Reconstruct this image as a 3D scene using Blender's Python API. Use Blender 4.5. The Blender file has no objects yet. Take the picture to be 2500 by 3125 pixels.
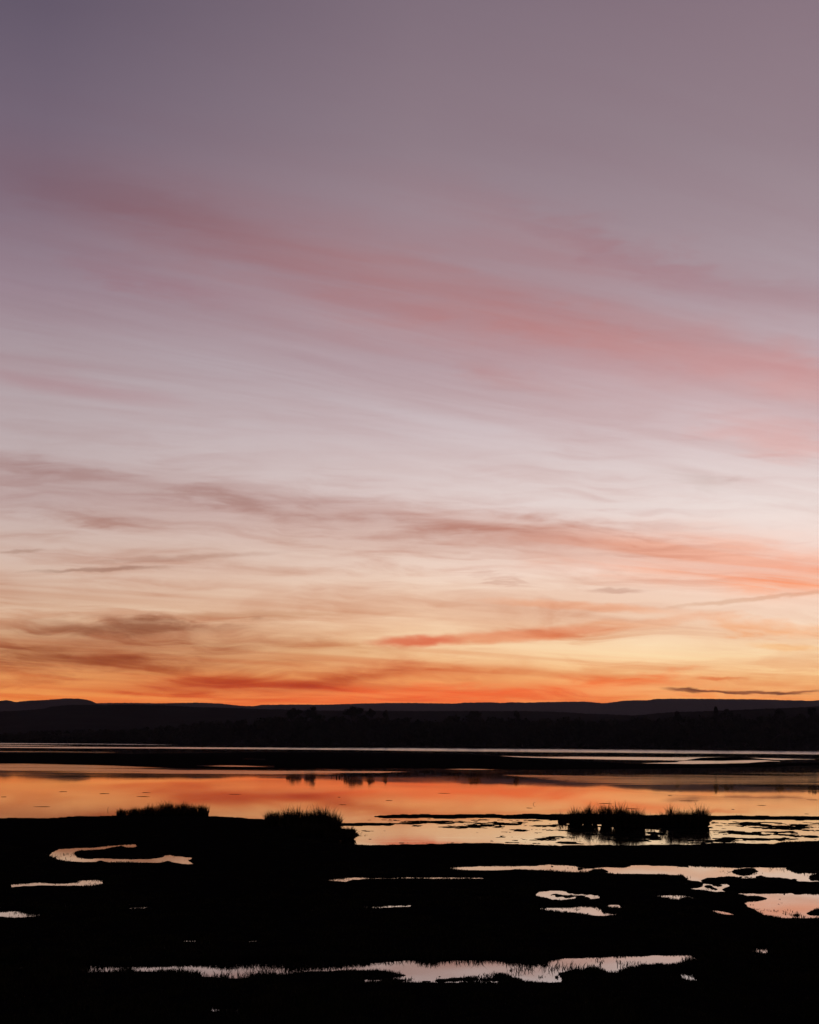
import bpy, math, random
import numpy as np
from mathutils import Matrix, Vector

random.seed(7)
rng = np.random.default_rng(7)
scene = bpy.context.scene
COL = scene.collection

# ------------------------------------------------------------------ camera
FPX = 7400.0                       # focal length in photograph pixels (2500 x 3125)
KY = 4340.0 / FPX                  # depth scale: noise frequencies along the view are given for a 50 mm lens
CAMH = 4.0
PITCH = math.atan((2264 - 1562.5) / FPX)
ROLL = math.radians(0.53)
cam_d = bpy.data.cameras.new('camera')
cam_d.sensor_fit = 'VERTICAL'
cam_d.sensor_height = 36.0
cam_d.lens = 36.0 * FPX / 3125.0
cam_d.clip_start = 0.1
cam_d.clip_end = 60000
cam = bpy.data.objects.new('camera', cam_d)
RM = Matrix.Rotation(math.pi / 2 + PITCH, 3, 'X') @ Matrix.Rotation(ROLL, 3, 'Z')
cam.matrix_world = Matrix.Translation((0, 0, CAMH)) @ RM.to_4x4()
COL.objects.link(cam)
scene.camera = cam

def ray(px, py):
    d = RM @ Vector(((px - 1250) / FPX, (1562.5 - py) / FPX, -1.0))
    return d.normalized()

def ground(px, py, z=0.0):
    d = ray(px, py)
    s = (z - CAMH) / d.z
    return np.array((d.x * s, d.y * s))

def at_depth(px, py, dist):
    d = ray(px, py)
    s = dist / d.y
    return (d.x * s, dist, CAMH + d.z * s)

def azel(px, py):
    d = ray(px, py)
    return math.degrees(math.atan2(d.x, d.y)) / KY, math.degrees(math.asin(d.z)) / KY

scene.view_settings.view_transform = 'Standard'
scene.view_settings.look = 'None'
scene.view_settings.exposure = 0.0
scene.view_settings.gamma = 1.0
scene.view_settings.use_curve_mapping = False

# ------------------------------------------------------------------ sky
# The sun has set to the right of the frame, so there is no sun lamp: all light is the sky's.
def lin(c):
    o = []
    for v in c:
        v = v / 255.0
        o.append(v / 12.92 if v <= 0.04045 else ((v + 0.055) / 1.055) ** 2.4)
    return tuple(o)

world = bpy.data.worlds.new('World')
scene.world = world
world.use_nodes = True
WT = world.node_tree
WT.nodes.clear()
world.cycles.sampling_method = 'NONE'
scene.cycles.max_bounces = 4
scene.cycles.diffuse_bounces = 1
scene.cycles.glossy_bounces = 3

class G:
    """small helper to write node maths as expressions"""
    def __init__(self, tree): self.t = tree
    def put(self, sock, v):
        if isinstance(v, bpy.types.NodeSocket): self.t.links.new(v, sock)
        elif v is not None: sock.default_value = v
    def m(self, op, a, b=None, c=None, clamp=False):
        n = self.t.nodes.new('ShaderNodeMath'); n.operation = op; n.use_clamp = clamp
        self.put(n.inputs[0], a); self.put(n.inputs[1], b); self.put(n.inputs[2], c)
        return n.outputs[0]
    def add(self, a, b): return self.m('ADD', a, b)
    def mul(self, a, b): return self.m('MULTIPLY', a, b)
    def mad(self, a, b, c): return self.m('MULTIPLY_ADD', a, b, c)
    def vm(self, op, a, b=None):
        n = self.t.nodes.new('ShaderNodeVectorMath'); n.operation = op
        self.put(n.inputs[0], a)
        if b is not None: self.put(n.inputs[1], b)
        return n.outputs['Value'] if op in ('LENGTH', 'DOT_PRODUCT') else n.outputs[0]
    def xyz(self, x, y, z):
        n = self.t.nodes.new('ShaderNodeCombineXYZ')
        self.put(n.inputs[0], x); self.put(n.inputs[1], y); self.put(n.inputs[2], z)
        return n.outputs[0]
    def sep(self, v):
        n = self.t.nodes.new('ShaderNodeSeparateXYZ'); self.put(n.inputs[0], v)
        return n.outputs
    def rangem(self, v, a, b, c=0.0, d=1.0, smooth=True):
        n = self.t.nodes.new('ShaderNodeMapRange'); n.interpolation_type = 'SMOOTHSTEP' if smooth else 'LINEAR'
        self.put(n.inputs[0], v)
        for i, x in enumerate((a, b, c, d)): n.inputs[1 + i].default_value = x
        return n.outputs[0]
    def noise(self, v, scale, detail=3.0, rough=0.5, dist=0.0, dim='3D'):
        n = self.t.nodes.new('ShaderNodeTexNoise'); n.noise_dimensions = dim
        self.put(n.inputs['Vector'], v)
        n.inputs['Scale'].default_value = scale; n.inputs['Detail'].default_value = detail
        n.inputs['Roughness'].default_value = rough; n.inputs['Distortion'].default_value = dist
        return n.outputs['Fac']
    def ramp(self, fac, stops):
        n = self.t.nodes.new('ShaderNodeValToRGB'); r = n.color_ramp
        self.put(n.inputs[0], fac)
        while len(r.elements) < len(stops): r.elements.new(1.0)
        for e, (p, c) in zip(r.elements, stops):
            e.position = p; e.color = (*c, 1)
        return n.outputs[0]
    def mix(self, f, a, b, blend='MIX'):
        n = self.t.nodes.new('ShaderNodeMix'); n.data_type = 'RGBA'; n.blend_type = blend
        n.clamp_factor = True
        self.put(n.inputs[0], f)
        self.put(n.inputs[6], a if isinstance(a, bpy.types.NodeSocket) else (*a, 1))
        self.put(n.inputs[7], b if isinstance(b, bpy.types.NodeSocket) else (*b, 1))
        return n.outputs[2]
    def mapping(self, v, loc, rot, scale, kind='TEXTURE'):
        n = self.t.nodes.new('ShaderNodeMapping'); n.vector_type = kind
        self.put(n.inputs['Vector'], v)
        n.inputs['Location'].default_value = loc; n.inputs['Rotation'].default_value = rot
        n.inputs['Scale'].default_value = scale
        return n.outputs[0]

def build_sky():
    g = G(WT)
    tc = WT.nodes.new('ShaderNodeTexCoord')
    d = g.vm('NORMALIZE', tc.outputs['Generated'])
    dx, dy, dz = g.sep(d)[:3]
    zc = g.m('MAXIMUM', dz, 0.0)
    DEG = 180 / math.pi
    az_true = g.mul(g.m('ARCTAN2', dx, dy), DEG)
    az = g.mul(az_true, 1 / KY)
    el = g.mul(g.m('ARCSINE', zc), DEG / KY)
    # clear sky behind the cloud: four elevation ramps blended round the compass
    top = lin((60, 55, 80))
    def stops(rows):
        return [(e / 60.0, lin(c)) for e, c in rows] + [(48 / 60.0, lin((58, 52, 70))), (1.0, lin((46, 42, 58)))]
    fac = g.mul(el, 1 / 60.0)
    EL = (0, 1.7, 2.6, 3.6, 5, 7, 9.5, 12.6, 15, 18, 21, 24, 29)
    Lc = ((242, 138, 62), (240, 150, 74), (228, 156, 94), (218, 170, 125), (216, 182, 154), (206, 180, 166), (190, 172, 170), (180, 165, 168), (172, 156, 162), (158, 142, 154), (135, 119, 133), (119, 105, 121), (101, 90, 107))
    Cc = ((252, 118, 58), (250, 140, 74), (248, 176, 108), (244, 203, 154), (240, 206, 174), (230, 204, 188), (216, 198, 194), (200, 185, 188), (185, 170, 177), (171, 154, 163), (157, 140, 150), (144, 127, 137), (130, 114, 126))
    Rc = ((255, 150, 78), (255, 172, 94), (255, 206, 142), (254, 224, 178), (249, 221, 197), (246, 217, 203), (232, 217, 212), (215, 199, 201), (198, 181, 187), (178, 160, 168), (164, 146, 154), (151, 133, 142), (139, 120, 131))
    Dc = ((52, 46, 58), (54, 47, 59), (55, 48, 60), (56, 49, 62), (57, 50, 63), (57, 50, 64), (56, 50, 64), (55, 49, 63), (54, 48, 62), (53, 47, 61), (52, 46, 60), (51, 45, 59), (50, 45, 58))
    def lift(c, up): return [tuple(v * (1 + up * float(np.interp(e, (0, 1.5, 11, 18), (0.3, 1, 1, 0.25)))) for v in q) for e, q in zip(EL, c)]
    Lc, Cc, Rc = lift(Lc, 0.08), lift(Cc, 0.07), lift(Rc, 0.06)
    rl, rc, rr, rd = [g.ramp(fac, stops(list(zip(EL, c)))) for c in (Lc, Cc, Rc, Dc)]
    base = g.mix(g.rangem(az, -15, 0, smooth=False), rl, rc)
    base = g.mix(g.rangem(az, 0, 15, smooth=False), base, rr)
    away = g.m('ABSOLUTE', g.m('WRAP', g.add(az_true, -18), 180, -180))
    base = g.mix(g.rangem(away, 28, 110), base, rd)
    # a little of the physical twilight sky
    sky = WT.nodes.new('ShaderNodeTexSky'); sky.sky_type = 'NISHITA'; sky.sun_disc = False
    sky.sun_elevation = math.radians(-1.5); sky.sun_rotation = math.radians(18)
    sky.dust_density = 2.0; sky.altitude = 20
    tw = g.mix(1.0, sky.outputs[0], (0.08, 0.08, 0.08), 'MULTIPLY')
    base = g.mix(0.05, base, tw)
    col = base
    # streaks of the high cloud sheet, on a plane overhead, drawn out along one wind direction
    W = math.radians(44)
    inv = g.m('DIVIDE', 1.0, g.add(zc, 0.027))
    qx, qy = g.mul(dx, g.mul(inv, 0.75)), g.mul(dy, g.mul(inv, 0.75))
    s = g.add(g.mul(qx, math.sin(W)), g.mul(qy, math.cos(W)))
    t = g.add(g.mul(qx, math.cos(W)), g.mul(qy, -math.sin(W)))
    pv = g.xyz(g.mul(s, 0.22), t, 0.0)
    wob = g.noise(pv, 0.9, 2.0, 0.5)
    pv2 = g.xyz(g.mul(s, 0.20), g.mad(wob, 0.9, t), 3.7)
    broad = g.noise(pv2, 1.1, 4.0, 0.52, 0.3)
    fine = g.noise(g.xyz(g.mul(s, 0.28), g.mad(wob, 0.7, t), 9.1), 4.2, 6.0, 0.58, 0.45)
    # low wisps that lie level along the horizon
    hv = g.xyz(g.mul(az, 0.10), el, 1.3)
    hw = g.noise(hv, 0.35, 3.0, 0.55)
    hz = g.noise(g.xyz(g.mul(az, 0.10), g.mad(hw, 3.4, g.mul(el, 0.9)), 5.0), 0.72, 5.0, 0.52, 0.9)
    lowm = g.rangem(el, 12, 4)
    fib = g.noise(g.xyz(g.mul(s, 0.10), g.mad(wob, 0.5, g.mad(broad, 0.5, t)), 21.0), 3.4, 7.0, 0.62, 0.25)
    hq = g.noise(g.xyz(g.mul(az, 0.22), g.mul(el, 0.30), 44.0), 0.8, 2.0, 0.5)
    hf = g.noise(g.xyz(g.mad(hq, 0.6, g.mul(az, 0.10)), g.mad(hq, 1.1, g.mad(hz, 0.9, g.mad(hw, 2.0, g.mad(az, 0.03, el)))), 31.0), 1.55, 7.0, 0.60, 0.3)
    tint_el = g.ramp(g.mul(el, 1 / 30.0), [(0.0, (0.92, 0.50, 0.36)), (0.09, (0.86, 0.58, 0.46)), (0.17, (0.85, 0.69, 0.62)), (0.30, (0.86, 0.75, 0.73)), (0.5, (0.92, 0.81, 0.81)), (0.75, (0.94, 0.86, 0.88)), (1.0, (0.96, 0.91, 0.93))])
    clear = g.rangem(az, 2, 14, 1.0, 0.5)
    b_amt = g.mul(clear, g.mul(g.rangem(broad, 0.42, 0.68), g.rangem(el, 30, 22, 0.25, 0.8)))
    col = g.mix(b_amt, col, g.mix(1.0, col, tint_el, 'MULTIPLY'))
    f_amt = g.mul(g.mul(g.rangem(fine, 0.40, 0.70), g.rangem(el, 26, 14, 0.2, 0.5)), g.rangem(el, 6, 14, 0.25, 1.0))
    col = g.mix(f_amt, col, g.mix(1.0, col, tint_el, 'MULTIPLY'))
    h_amt = g.mul(clear, g.mul(g.rangem(hz, 0.42, 0.66), g.mul(lowm, 0.62)))
    col = g.mix(h_amt, col, g.mix(1.0, col, tint_el, 'MULTIPLY'))
    hf_amt = g.mul(g.mul(g.rangem(hf, 0.44, 0.66), g.rangem(el, 17, 7, 0.0, 0.78)), g.rangem(hq, 0.3, 0.62, 0.4, 1.1))
    col = g.mix(hf_amt, col, g.mix(1.0, col, tint_el, 'MULTIPLY'))
    fb_amt = g.mul(g.rangem(fib, 0.44, 0.68), g.mul(g.rangem(el, 8, 16, 0.05, 0.5), g.rangem(el, 27, 17, 0.25, 1.0)))
    col = g.mix(fb_amt, col, g.mix(1.0, col, tint_el, 'MULTIPLY'))
    fl = g.mul(g.rangem(fib, 0.50, 0.30), g.mul(g.rangem(el, 8, 16, 0.1, 0.5), g.rangem(el, 27, 17, 0.2, 1.0)))
    col = g.mix(fl, col, g.mix(1.0, col, (1.09, 1.09, 1.09), 'MULTIPLY'))
    glow = g.mul(g.rangem(hz, 0.46, 0.30), g.mul(lowm, 0.5))
    col = g.mix(glow, col, g.mix(1.0, col, (1.06, 1.10, 1.14), 'MULTIPLY'))
    # the single clouds that can be told apart
    w1 = g.noise(g.xyz(g.mul(az, 0.12), g.mul(el, 0.45), 2.0), 1.0, 4.0, 0.55)
    w2 = g.noise(g.xyz(g.mul(az, 0.30), g.mul(el, 1.2), 8.0), 1.0, 5.0, 0.6, 0.4)
    w3 = g.noise(g.xyz(g.mul(az, 1.1), g.mul(el, 3.0), 14.0), 1.0, 3.0, 0.55)
    def warped(a, b):
        return g.xyz(g.add(az, g.mul(g.add(w2, -0.5), a * 6)), g.add(el, g.add(g.mul(g.add(w1, -0.5), a), g.mul(g.add(w2, -0.5), b))), 0.0)
    big = warped(1.1, 0.5); mid = warped(1.2, 1.6); thin = g.xyz(az, g.add(el, g.mul(g.add(w3, -0.5), 0.30)), 0.0)
    big_n = g.mul(g.rangem(fib, 0.32, 0.66, 0.35, 1.35), g.rangem(broad, 0.3, 0.6, 0.7, 1.15)); mid_n = g.mul(g.rangem(hz, 0.30, 0.62, 0.6, 1.15), g.rangem(hf, 0.34, 0.64, 0.6, 1.2))
    K = 0.0130
    # px, py, half length, half thickness, tilt (rising to the right +), tint, amount, size class
    elements = [
        (1200, 830, 1600, 360, -14, (1.04, 0.90, 0.88), 0.75, 'b'),
        (1650, 720, 560, 130, -18, (1.03, 0.88, 0.87), 0.7, 'b'),
        (1150, 860, 1150, 210, -14, (1.03, 0.90, 0.88), 0.6, 'b'),
        (1280, 885, 560, 120, -15, (1.05, 0.93, 0.89), 0.45, 'b'),
        (640, 700, 560, 80, -15, (0.97, 0.88, 0.87), 0.5, 'b'),
        (220, 570, 620, 140, -13, (0.96, 0.89, 0.89), 0.5, 'b'),
        (2050, 1050, 700, 130, -11, (1.04, 0.90, 0.87), 0.6, 'b'),
        (1750, 1010, 420, 60, -12, (1.04, 0.88, 0.84), 0.5, 'b'),
        (2440, 1150, 420, 100, -13, (1.05, 0.89, 0.86), 0.7, 'b'),
        (2430, 1345, 330, 70, -12, (1.04, 0.87, 0.84), 0.8, 'b'),
        (1950, 790, 480, 60, -22, (0.97, 0.84, 0.85), 0.8, 'b'),
        (2400, 900, 300, 60, -15, (0.97, 0.87, 0.87), 0.7, 'b'),
        (480, 860, 400, 50, -12, (0.98, 0.85, 0.86), 0.7, 'b'),
        (150, 1170, 420, 60, -8, (0.98, 0.84, 0.85), 0.7, 'b'),
        (1560, 1160, 260, 40, -10, (1.0, 0.86, 0.83), 0.7, 'b'),
        (850, 1545, 1100, 110, -6, (0.82, 0.71, 0.68), 0.65, 'm'),
        (700, 1535, 330, 36, -8, (0.84, 0.74, 0.71), 0.8, 'm'),
        (1480, 1600, 560, 58, -6, (0.82, 0.61, 0.55), 1.0, 'm'),
        (350, 1940, 1200, 170, 0, (0.88, 0.79, 0.76), 0.8, 'm'),
        (300, 1580, 300, 34, -5, (0.80, 0.66, 0.62), 0.8, 'm'),
        (120, 1430, 420, 42, -7, (0.86, 0.76, 0.74), 0.65, 'm'),
        (600, 1690, 700, 60, -3, (0.86, 0.76, 0.71), 0.7, 'm'),
        (2200, 1710, 680, 110, -5, (1.05, 0.76, 0.64), 1.0, 'b'),
        (2450, 1770, 300, 50, -3, (1.06, 0.72, 0.54), 0.9, 'b'),
        (2150, 1455, 140, 32, -10, (0.86, 0.82, 0.80), 0.8, 'm'),
        (1540, 1768, 140, 20, -13, (0.80, 0.68, 0.65), 0.9, 'm'),
        (1880, 1803, 90, 10, 0, (0.76, 0.66, 0.64), 0.9, 't'),
        (300, 1738, 230, 8, 3, (0.68, 0.61, 0.58), 0.9, 't'),
        (60, 1683, 80, 7, 4, (0.74, 0.66, 0.62), 0.8, 't'),
        (560, 1702, 330, 11, 4, (0.82, 0.74, 0.71), 0.8, 't'),
        (700, 1880, 380, 14, 2, (0.84, 0.74, 0.66), 0.7, 't'),
        (420, 1908, 400, 34, 0, (0.58, 0.47, 0.42), 0.95, 'm'),
        (180, 1980, 950, 95, -1, (0.68, 0.55, 0.50), 1.0, 'm'),
        (60, 2000, 420, 36, -2, (0.72, 0.58, 0.50), 0.9, 'm'),
        (300, 2032, 620, 36, 2, (0.74, 0.56, 0.48), 0.9, 'm'),
        (1000, 1990, 330, 30, 3, (0.84, 0.64, 0.52), 0.8, 'm'),
        (1270, 1957, 150, 20, 2, (0.86, 0.40, 0.34), 1.0, 't'),
        (1560, 1940, 330, 24, 4, (0.92, 0.57, 0.47), 0.95, 't'),
        (1850, 1915, 360, 26, 4, (0.96, 0.74, 0.62), 0.9, 'm'),
        (2360, 1912, 330, 36, -3, (1.0, 0.70, 0.50), 0.95, 'm'),
        (1780, 1850, 330, 16, -3, (1.0, 0.78, 0.66), 0.9, 't'),
        (2300, 1828, 300, 9, 6, (0.84, 0.74, 0.67), 0.9, 't'),
        (2400, 1975, 120, 12, -4, (0.98, 0.78, 0.58), 0.8, 't'),
        (900, 2078, 560, 52, 5, (0.78, 0.50, 0.42), 0.95, 'm'),
        (1000, 2075, 300, 22, 7, (0.78, 0.55, 0.48), 0.9, 'm'),
        (480, 2105, 380, 32, 3, (0.80, 0.58, 0.50), 0.8, 'm'),
        (1330, 2055, 260, 36, -3, (0.86, 0.54, 0.42), 0.9, 'm'),
        (1320, 2120, 560, 30, 0, (1.06, 0.58, 0.42), 0.9, 'm'),
        (1860, 2088, 340, 36, 2, (1.02, 0.46, 0.27), 1.0, 'm'),
        (180, 2085, 330, 14, 2, (0.76, 0.56, 0.48), 0.6, 'm'),
        (2200, 2132, 400, 18, 0, (1.0, 0.72, 0.55), 0.8, 'm'),
        (2205, 2070, 95, 6, 0, (0.85, 0.56, 0.42), 0.9, 't'),
        (2095, 2105, 75, 7, -4, (0.30, 0.24, 0.25), 0.95, 't'),
        (2170, 2109, 90, 4, -4, (0.40, 0.30, 0.29), 0.9, 't'),
        (2300, 2114, 170, 6, -1, (0.30, 0.24, 0.25), 0.95, 't'),
        (2430, 2112, 100, 5, 3, (0.40, 0.30, 0.29), 0.9, 't'),
    ]
    for px, py, a, b, tilt, tint, amt, k in elements:
        a0, e0 = azel(px, py)
        v = {'b': big, 'm': mid, 't': thin}[k]
        q = g.mapping(v, (a0, e0, 0), (0, 0, math.radians(tilt)), (a * K, b * K, 1.0))
        L = g.vm('LENGTH', q)
        f = g.rangem(L, 1.25, 0.0 if k != 't' else 0.35, 0.0, amt)
        if k == 'b': f = g.mul(f, big_n)
        elif k == 'm': f = g.mul(f, mid_n)
        col = g.mix(f, col, g.mix(1.0, col, tint, 'MULTIPLY'))
    bg = WT.nodes.new('ShaderNodeBackground')
    WT.links.new(col, bg.inputs[0]); bg.inputs[1].default_value = 1.0
    out = WT.nodes.new('ShaderNodeOutputWorld')
    WT.links.new(bg.outputs[0], out.inputs[0])
build_sky()

# ------------------------------------------------------------------ helpers
def tag(o, label=None, cat=None, group=None, kind=None):
    if label: o['label'] = label
    if cat: o['category'] = cat
    if group: o['group'] = group
    if kind: o['kind'] = kind
    return o

def make_obj(name, verts, faces, mat, parent=None, smooth=False):
    verts = np.asarray(verts, dtype=np.float32).reshape(-1, 3)
    me = bpy.data.meshes.new(name)
    if isinstance(faces, np.ndarray):
        k = faces.shape[1]; n = faces.shape[0]
        me.vertices.add(len(verts)); me.vertices.foreach_set('co', verts.ravel())
        me.loops.add(n * k); me.loops.foreach_set('vertex_index', faces.astype(np.int32).ravel())
        me.polygons.add(n)
        me.polygons.foreach_set('loop_start', np.arange(0, n * k, k, dtype=np.int32))
        me.polygons.foreach_set('loop_total', np.full(n, k, dtype=np.int32))
        me.update(calc_edges=True)
    else:
        me.from_pydata([tuple(map(float, v)) for v in verts], [], faces); me.update()
    if smooth:
        me.polygons.foreach_set('use_smooth', np.ones(len(me.polygons), dtype=bool))
    me.materials.append(mat)
    o = bpy.data.objects.new(name, me); COL.objects.link(o)
    if parent: o.parent = parent
    return o

def empty(name, loc):
    o = bpy.data.objects.new(name, None); COL.objects.link(o); o.location = loc; o.empty_display_size = 0.2
    return o

class MB:
    def __init__(self): self.v, self.f = [], []
    def tube(self, pts, radii, n=7):
        b = len(self.v); pts = [Vector(p) for p in pts]
        for i, p in enumerate(pts):
            d = (pts[min(i + 1, len(pts) - 1)] - pts[max(i - 1, 0)]).normalized()
            u = d.orthogonal().normalized(); w = d.cross(u)
            for k in range(n):
                a = 2 * math.pi * k / n
                self.v.append(tuple(p + (u * math.cos(a) + w * math.sin(a)) * radii[i]))
        for i in range(len(pts) - 1):
            for k in range(n):
                a, c = b + i * n + k, b + i * n + (k + 1) % n
                self.f.append((a, c, c + n, a + n))
        self.f.append(tuple(range(b + n - 1, b - 1, -1)))
        e = b + (len(pts) - 1) * n
        self.f.append(tuple(range(e, e + n)))
    def build(self, name, mat, parent=None, smooth=False): return make_obj(name, self.v, self.f, mat, parent, smooth)

def hash2(ix, iy, seed):
    h = (ix.astype(np.int64) * 374761393 + iy.astype(np.int64) * 668265263 + seed * 1442695041) & 0xffffffff
    h = ((h ^ (h >> 13)) * 1274126177) & 0xffffffff
    return ((h ^ (h >> 16)) & 0xffff) / 65535.0
def vnoise(x, y, seed=0):
    ix, iy = np.floor(x), np.floor(y); fx, fy = x - ix, y - iy
    fx = fx * fx * (3 - 2 * fx); fy = fy * fy * (3 - 2 * fy)
    a, b = hash2(ix, iy, seed), hash2(ix + 1, iy, seed); c, d = hash2(ix, iy + 1, seed), hash2(ix + 1, iy + 1, seed)
    return (a * (1 - fx) + b * fx) * (1 - fy) + (c * (1 - fx) + d * fx) * fy
def fbm(x, y, seed=0, octv=4, gain=0.5):
    x = np.asarray(x, float); y = np.asarray(y, float)
    s = 0; a = 1; tot = 0
    for o in range(octv):
        s = s + a * vnoise(x * 2 ** o + 17.3 * o, y * 2 ** o - 9.1 * o, seed + o); tot += a; a *= gain
    return s / tot

# ------------------------------------------------------------------ materials
def material(name, color, rough=0.9, var=0.35, scale=3.0, spec=0.15, bump=0.0, color2=None):
    m = bpy.data.materials.new(name); m.use_nodes = True
    t = m.node_tree; g = G(t); p = t.nodes['Principled BSDF']
    geo = t.nodes.new('ShaderNodeNewGeometry')
    n = g.noise(geo.outputs['Position'], scale, 4.0, 0.6)
    c2 = color2 or tuple(c * (1 - var) for c in color)
    c = g.mix(g.rangem(n, 0.3, 0.7), color, c2)
    t.links.new(c, p.inputs['Base Color'])
    p.inputs['Roughness'].default_value = rough
    p.inputs['Specular IOR Level'].default_value = spec
    if bump:
        b = t.nodes.new('ShaderNodeBump'); b.inputs['Strength'].default_value = bump
        t.links.new(n, b.inputs['Height']); t.links.new(b.outputs[0], p.inputs['Normal'])
    return m

M_MUD = material('wet_mud', (0.014, 0.011, 0.009), 1.0, 0.4, 2.5, 0.0, 0.3)
M_GRASS = material('marsh_grass', (0.048, 0.038, 0.018), 1.0, 0.4, 0.8, 0.0, 0, (0.032, 0.032, 0.015))
M_RUSH = material('rush', (0.055, 0.042, 0.018), 0.85, 0.4, 3.0, 0.08)
M_WEED = material('water_weed', (0.012, 0.011, 0.007), 1.0, 0.4, 4.0, 0.0)
M_WOOD = material('weathered_wood', (0.05, 0.042, 0.035), 0.9, 0.5, 8.0, 0.1)
M_BARK = material('eucalypt_bark', (0.05, 0.045, 0.04), 1.0, 0.4, 1.0, 0.0)
M_LEAF = material('eucalypt_leaf', (0.025, 0.030, 0.016), 1.0, 0.4, 0.3, 0.0)
M_HILL = material('forested_hill', (0.016, 0.018, 0.012), 1.0, 0.4, 0.01, 0.0)

def water_material(name, rough_a, rough_b, sx, sy, scale, lo=0.35, hi=0.65, strip=False):
    m = bpy.data.materials.new(name); m.use_nodes = True
    t = m.node_tree; g = G(t); p = t.nodes['Principled BSDF']
    geo = t.nodes.new('ShaderNodeNewGeometry')
    x, y, z = g.sep(geo.outputs['Position'])[:3]
    v = g.xyz(g.mul(x, sx), g.mul(y, sy * KY), 0.0)
    n = g.noise(v, scale, 5.0, 0.6, 0.3)
    if strip:      # wind ruffles fade out in streaks toward the edges of the strip
        a = t.nodes.new('ShaderNodeAttribute'); a.attribute_name = 'core'
        n = g.add(n, g.mad(a.outputs['Fac'], 0.55, -0.30))
    r = g.rangem(n, lo, hi, rough_a, rough_b)
    t.links.new(r, p.inputs['Roughness'])
    p.inputs['Base Color'].default_value = (0.006, 0.006, 0.007, 1)
    p.inputs['IOR'].default_value = 1.333
    p.inputs['Specular IOR Level'].default_value = 0.5
    return m
M_WATER = water_material('still_water', 0.012, 0.028, 0.05, 0.03, 1.0)
M_RUFFLE = water_material('ruffled_water', 0.025, 0.135, 0.010, 0.06, 1.0, 0.34, 0.46, True)
M_RUFFLE2 = water_material('lightly_ruffled_water', 0.02, 0.085, 0.012, 0.10, 1.0, 0.36, 0.60, True)

# ------------------------------------------------------------------ lake, far land, hills
X0, X1, Y1 = -8500, 8500, 13700
tag(make_obj('water', [(-2500, -60, 0), (2500, -60, 0), (2500, 2300, 0), (-2500, 2300, 0)], [(0, 1, 2, 3)], M_WATER),
    'still lake and marsh pools mirroring the orange sky', kind='structure')

# far plain behind the shore
sh = [ground(px, py) for px, py in ((-2500, 2251), (-1200, 2258), (0, 2267), (500, 2271), (900, 2277), (1250, 2281), (1900, 2286.5), (2500, 2292), (3500, 2301), (5000, 2312))]
SHX = np.array([p[0] for p in sh]); SHY = np.array([p[1] for p in sh])
def far_plain():
    xs = np.concatenate([[X0], np.linspace(-2400, 2400, 600), [X1]])
    base = np.interp(xs, SHX, SHY) + (fbm(xs * 0.02, xs * 0, 5) - 0.5) * 30
    v, f = [], []
    for j, dy in enumerate((0, 4, 30, 200, None)):
        for x, b in zip(xs, base):
            v.append((x, Y1 if dy is None else b + dy, (-0.3, 0.25, 0.8, 1.2, 1.2)[j]))
    n = len(xs)
    for j in range(4):
        for i in range(n - 1):
            a = j * n + i; f.append((a, a + 1, a + n + 1, a + n))
    tag(make_obj('far_shore', v, f, M_HILL), 'dark flat land beyond the lake', kind='structure')
far_plain()

def ridge(name, label, pts, dist, depth, seed, rough_px, step=3.0, lo=-1200, hi=3700):
    pts = [(lo, pts[0][1])] + pts + [(hi, pts[-1][1])]
    xs = np.arange(lo, hi, step)
    ys = np.interp(xs, [p[0] for p in pts], [p[1] for p in pts])
    k = np.ones(5) / 5; ys = np.convolve(np.pad(ys, 2, 'edge'), k, 'valid')
    ys = ys - rough_px * (fbm(xs * 0.25, xs * 0 + seed, seed, 3) - 0.5) * 2 - rough_px * 0.6 * (rng.random(len(xs)) - 0.5)
    crest = np.array([at_depth(x, y, dist) for x, y in zip(xs, ys)])
    rows = []
    prof = [(-1.0, -0.02), (-0.8, 0.18), (-0.55, 0.42), (-0.3, 0.70), (-0.12, 0.90), (0.0, 1.0), (0.15, 0.92), (0.5, 0.5), (1.0, -0.02)]
    for dy, hz in prof:
        r = crest.copy()
        r[:, 1] += dy * depth
        nz = (fbm(crest[:, 0] / depth * 4, np.full(len(xs), dy * 3.0), seed + 3, 4) - 0.5) * 0.22 * (1 if abs(dy) > 0.05 else 0)
        r[:, 2] = crest[:, 2] * max(hz, 0) * (1 + nz) + (-2 if hz < 0 else 0)
        r[:, 0] *= 1
        rows.append(r)
    v = np.concatenate(rows); n = len(xs); m = len(prof)
    idx = np.arange(n * m).reshape(m, n)
    f = np.stack([idx[:-1, :-1], idx[:-1, 1:], idx[1:, 1:], idx[1:, :-1]], -1).reshape(-1, 4)
    return tag(make_obj(name, v, f, M_HILL), label, kind='structure')

ridge('far_ridge', 'long flat topped purple ridge on the horizon',
      [(250, 2147), (300, 2146), (330, 2145), (400, 2145), (500, 2146), (600, 2144), (675, 2147), (735, 2154), (770, 2155), (800, 2151), (870, 2150), (1000, 2150), (1100, 2147),
       (1180, 2145), (1250, 2145), (1385, 2147), (1420, 2144), (1495, 2143), (1530, 2145), (1560, 2143), (1600, 2144), (1680, 2142), (1780, 2141), (1845, 2146),
       (1900, 2139), (1925, 2137), (1975, 2137), (2000, 2133), (2060, 2132), (2200, 2133), (2300, 2134), (2420, 2137), (2480, 2139), (2500, 2136)], 12500, 1100, 11, 0.9)
ridge('hill', 'rounded hump of the purple ridge at the left edge',
      [(-400, 2150), (-60, 2144), (0, 2139), (20, 2136), (35, 2139), (50, 2143), (65, 2140), (90, 2138), (140, 2136), (180, 2133), (200, 2131), (240, 2132), (265, 2135), (280, 2139), (292, 2145), (310, 2153), (360, 2175), (450, 2215), (560, 2250)],
      10200, 1500, 12, 0.9, hi=600)
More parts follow.
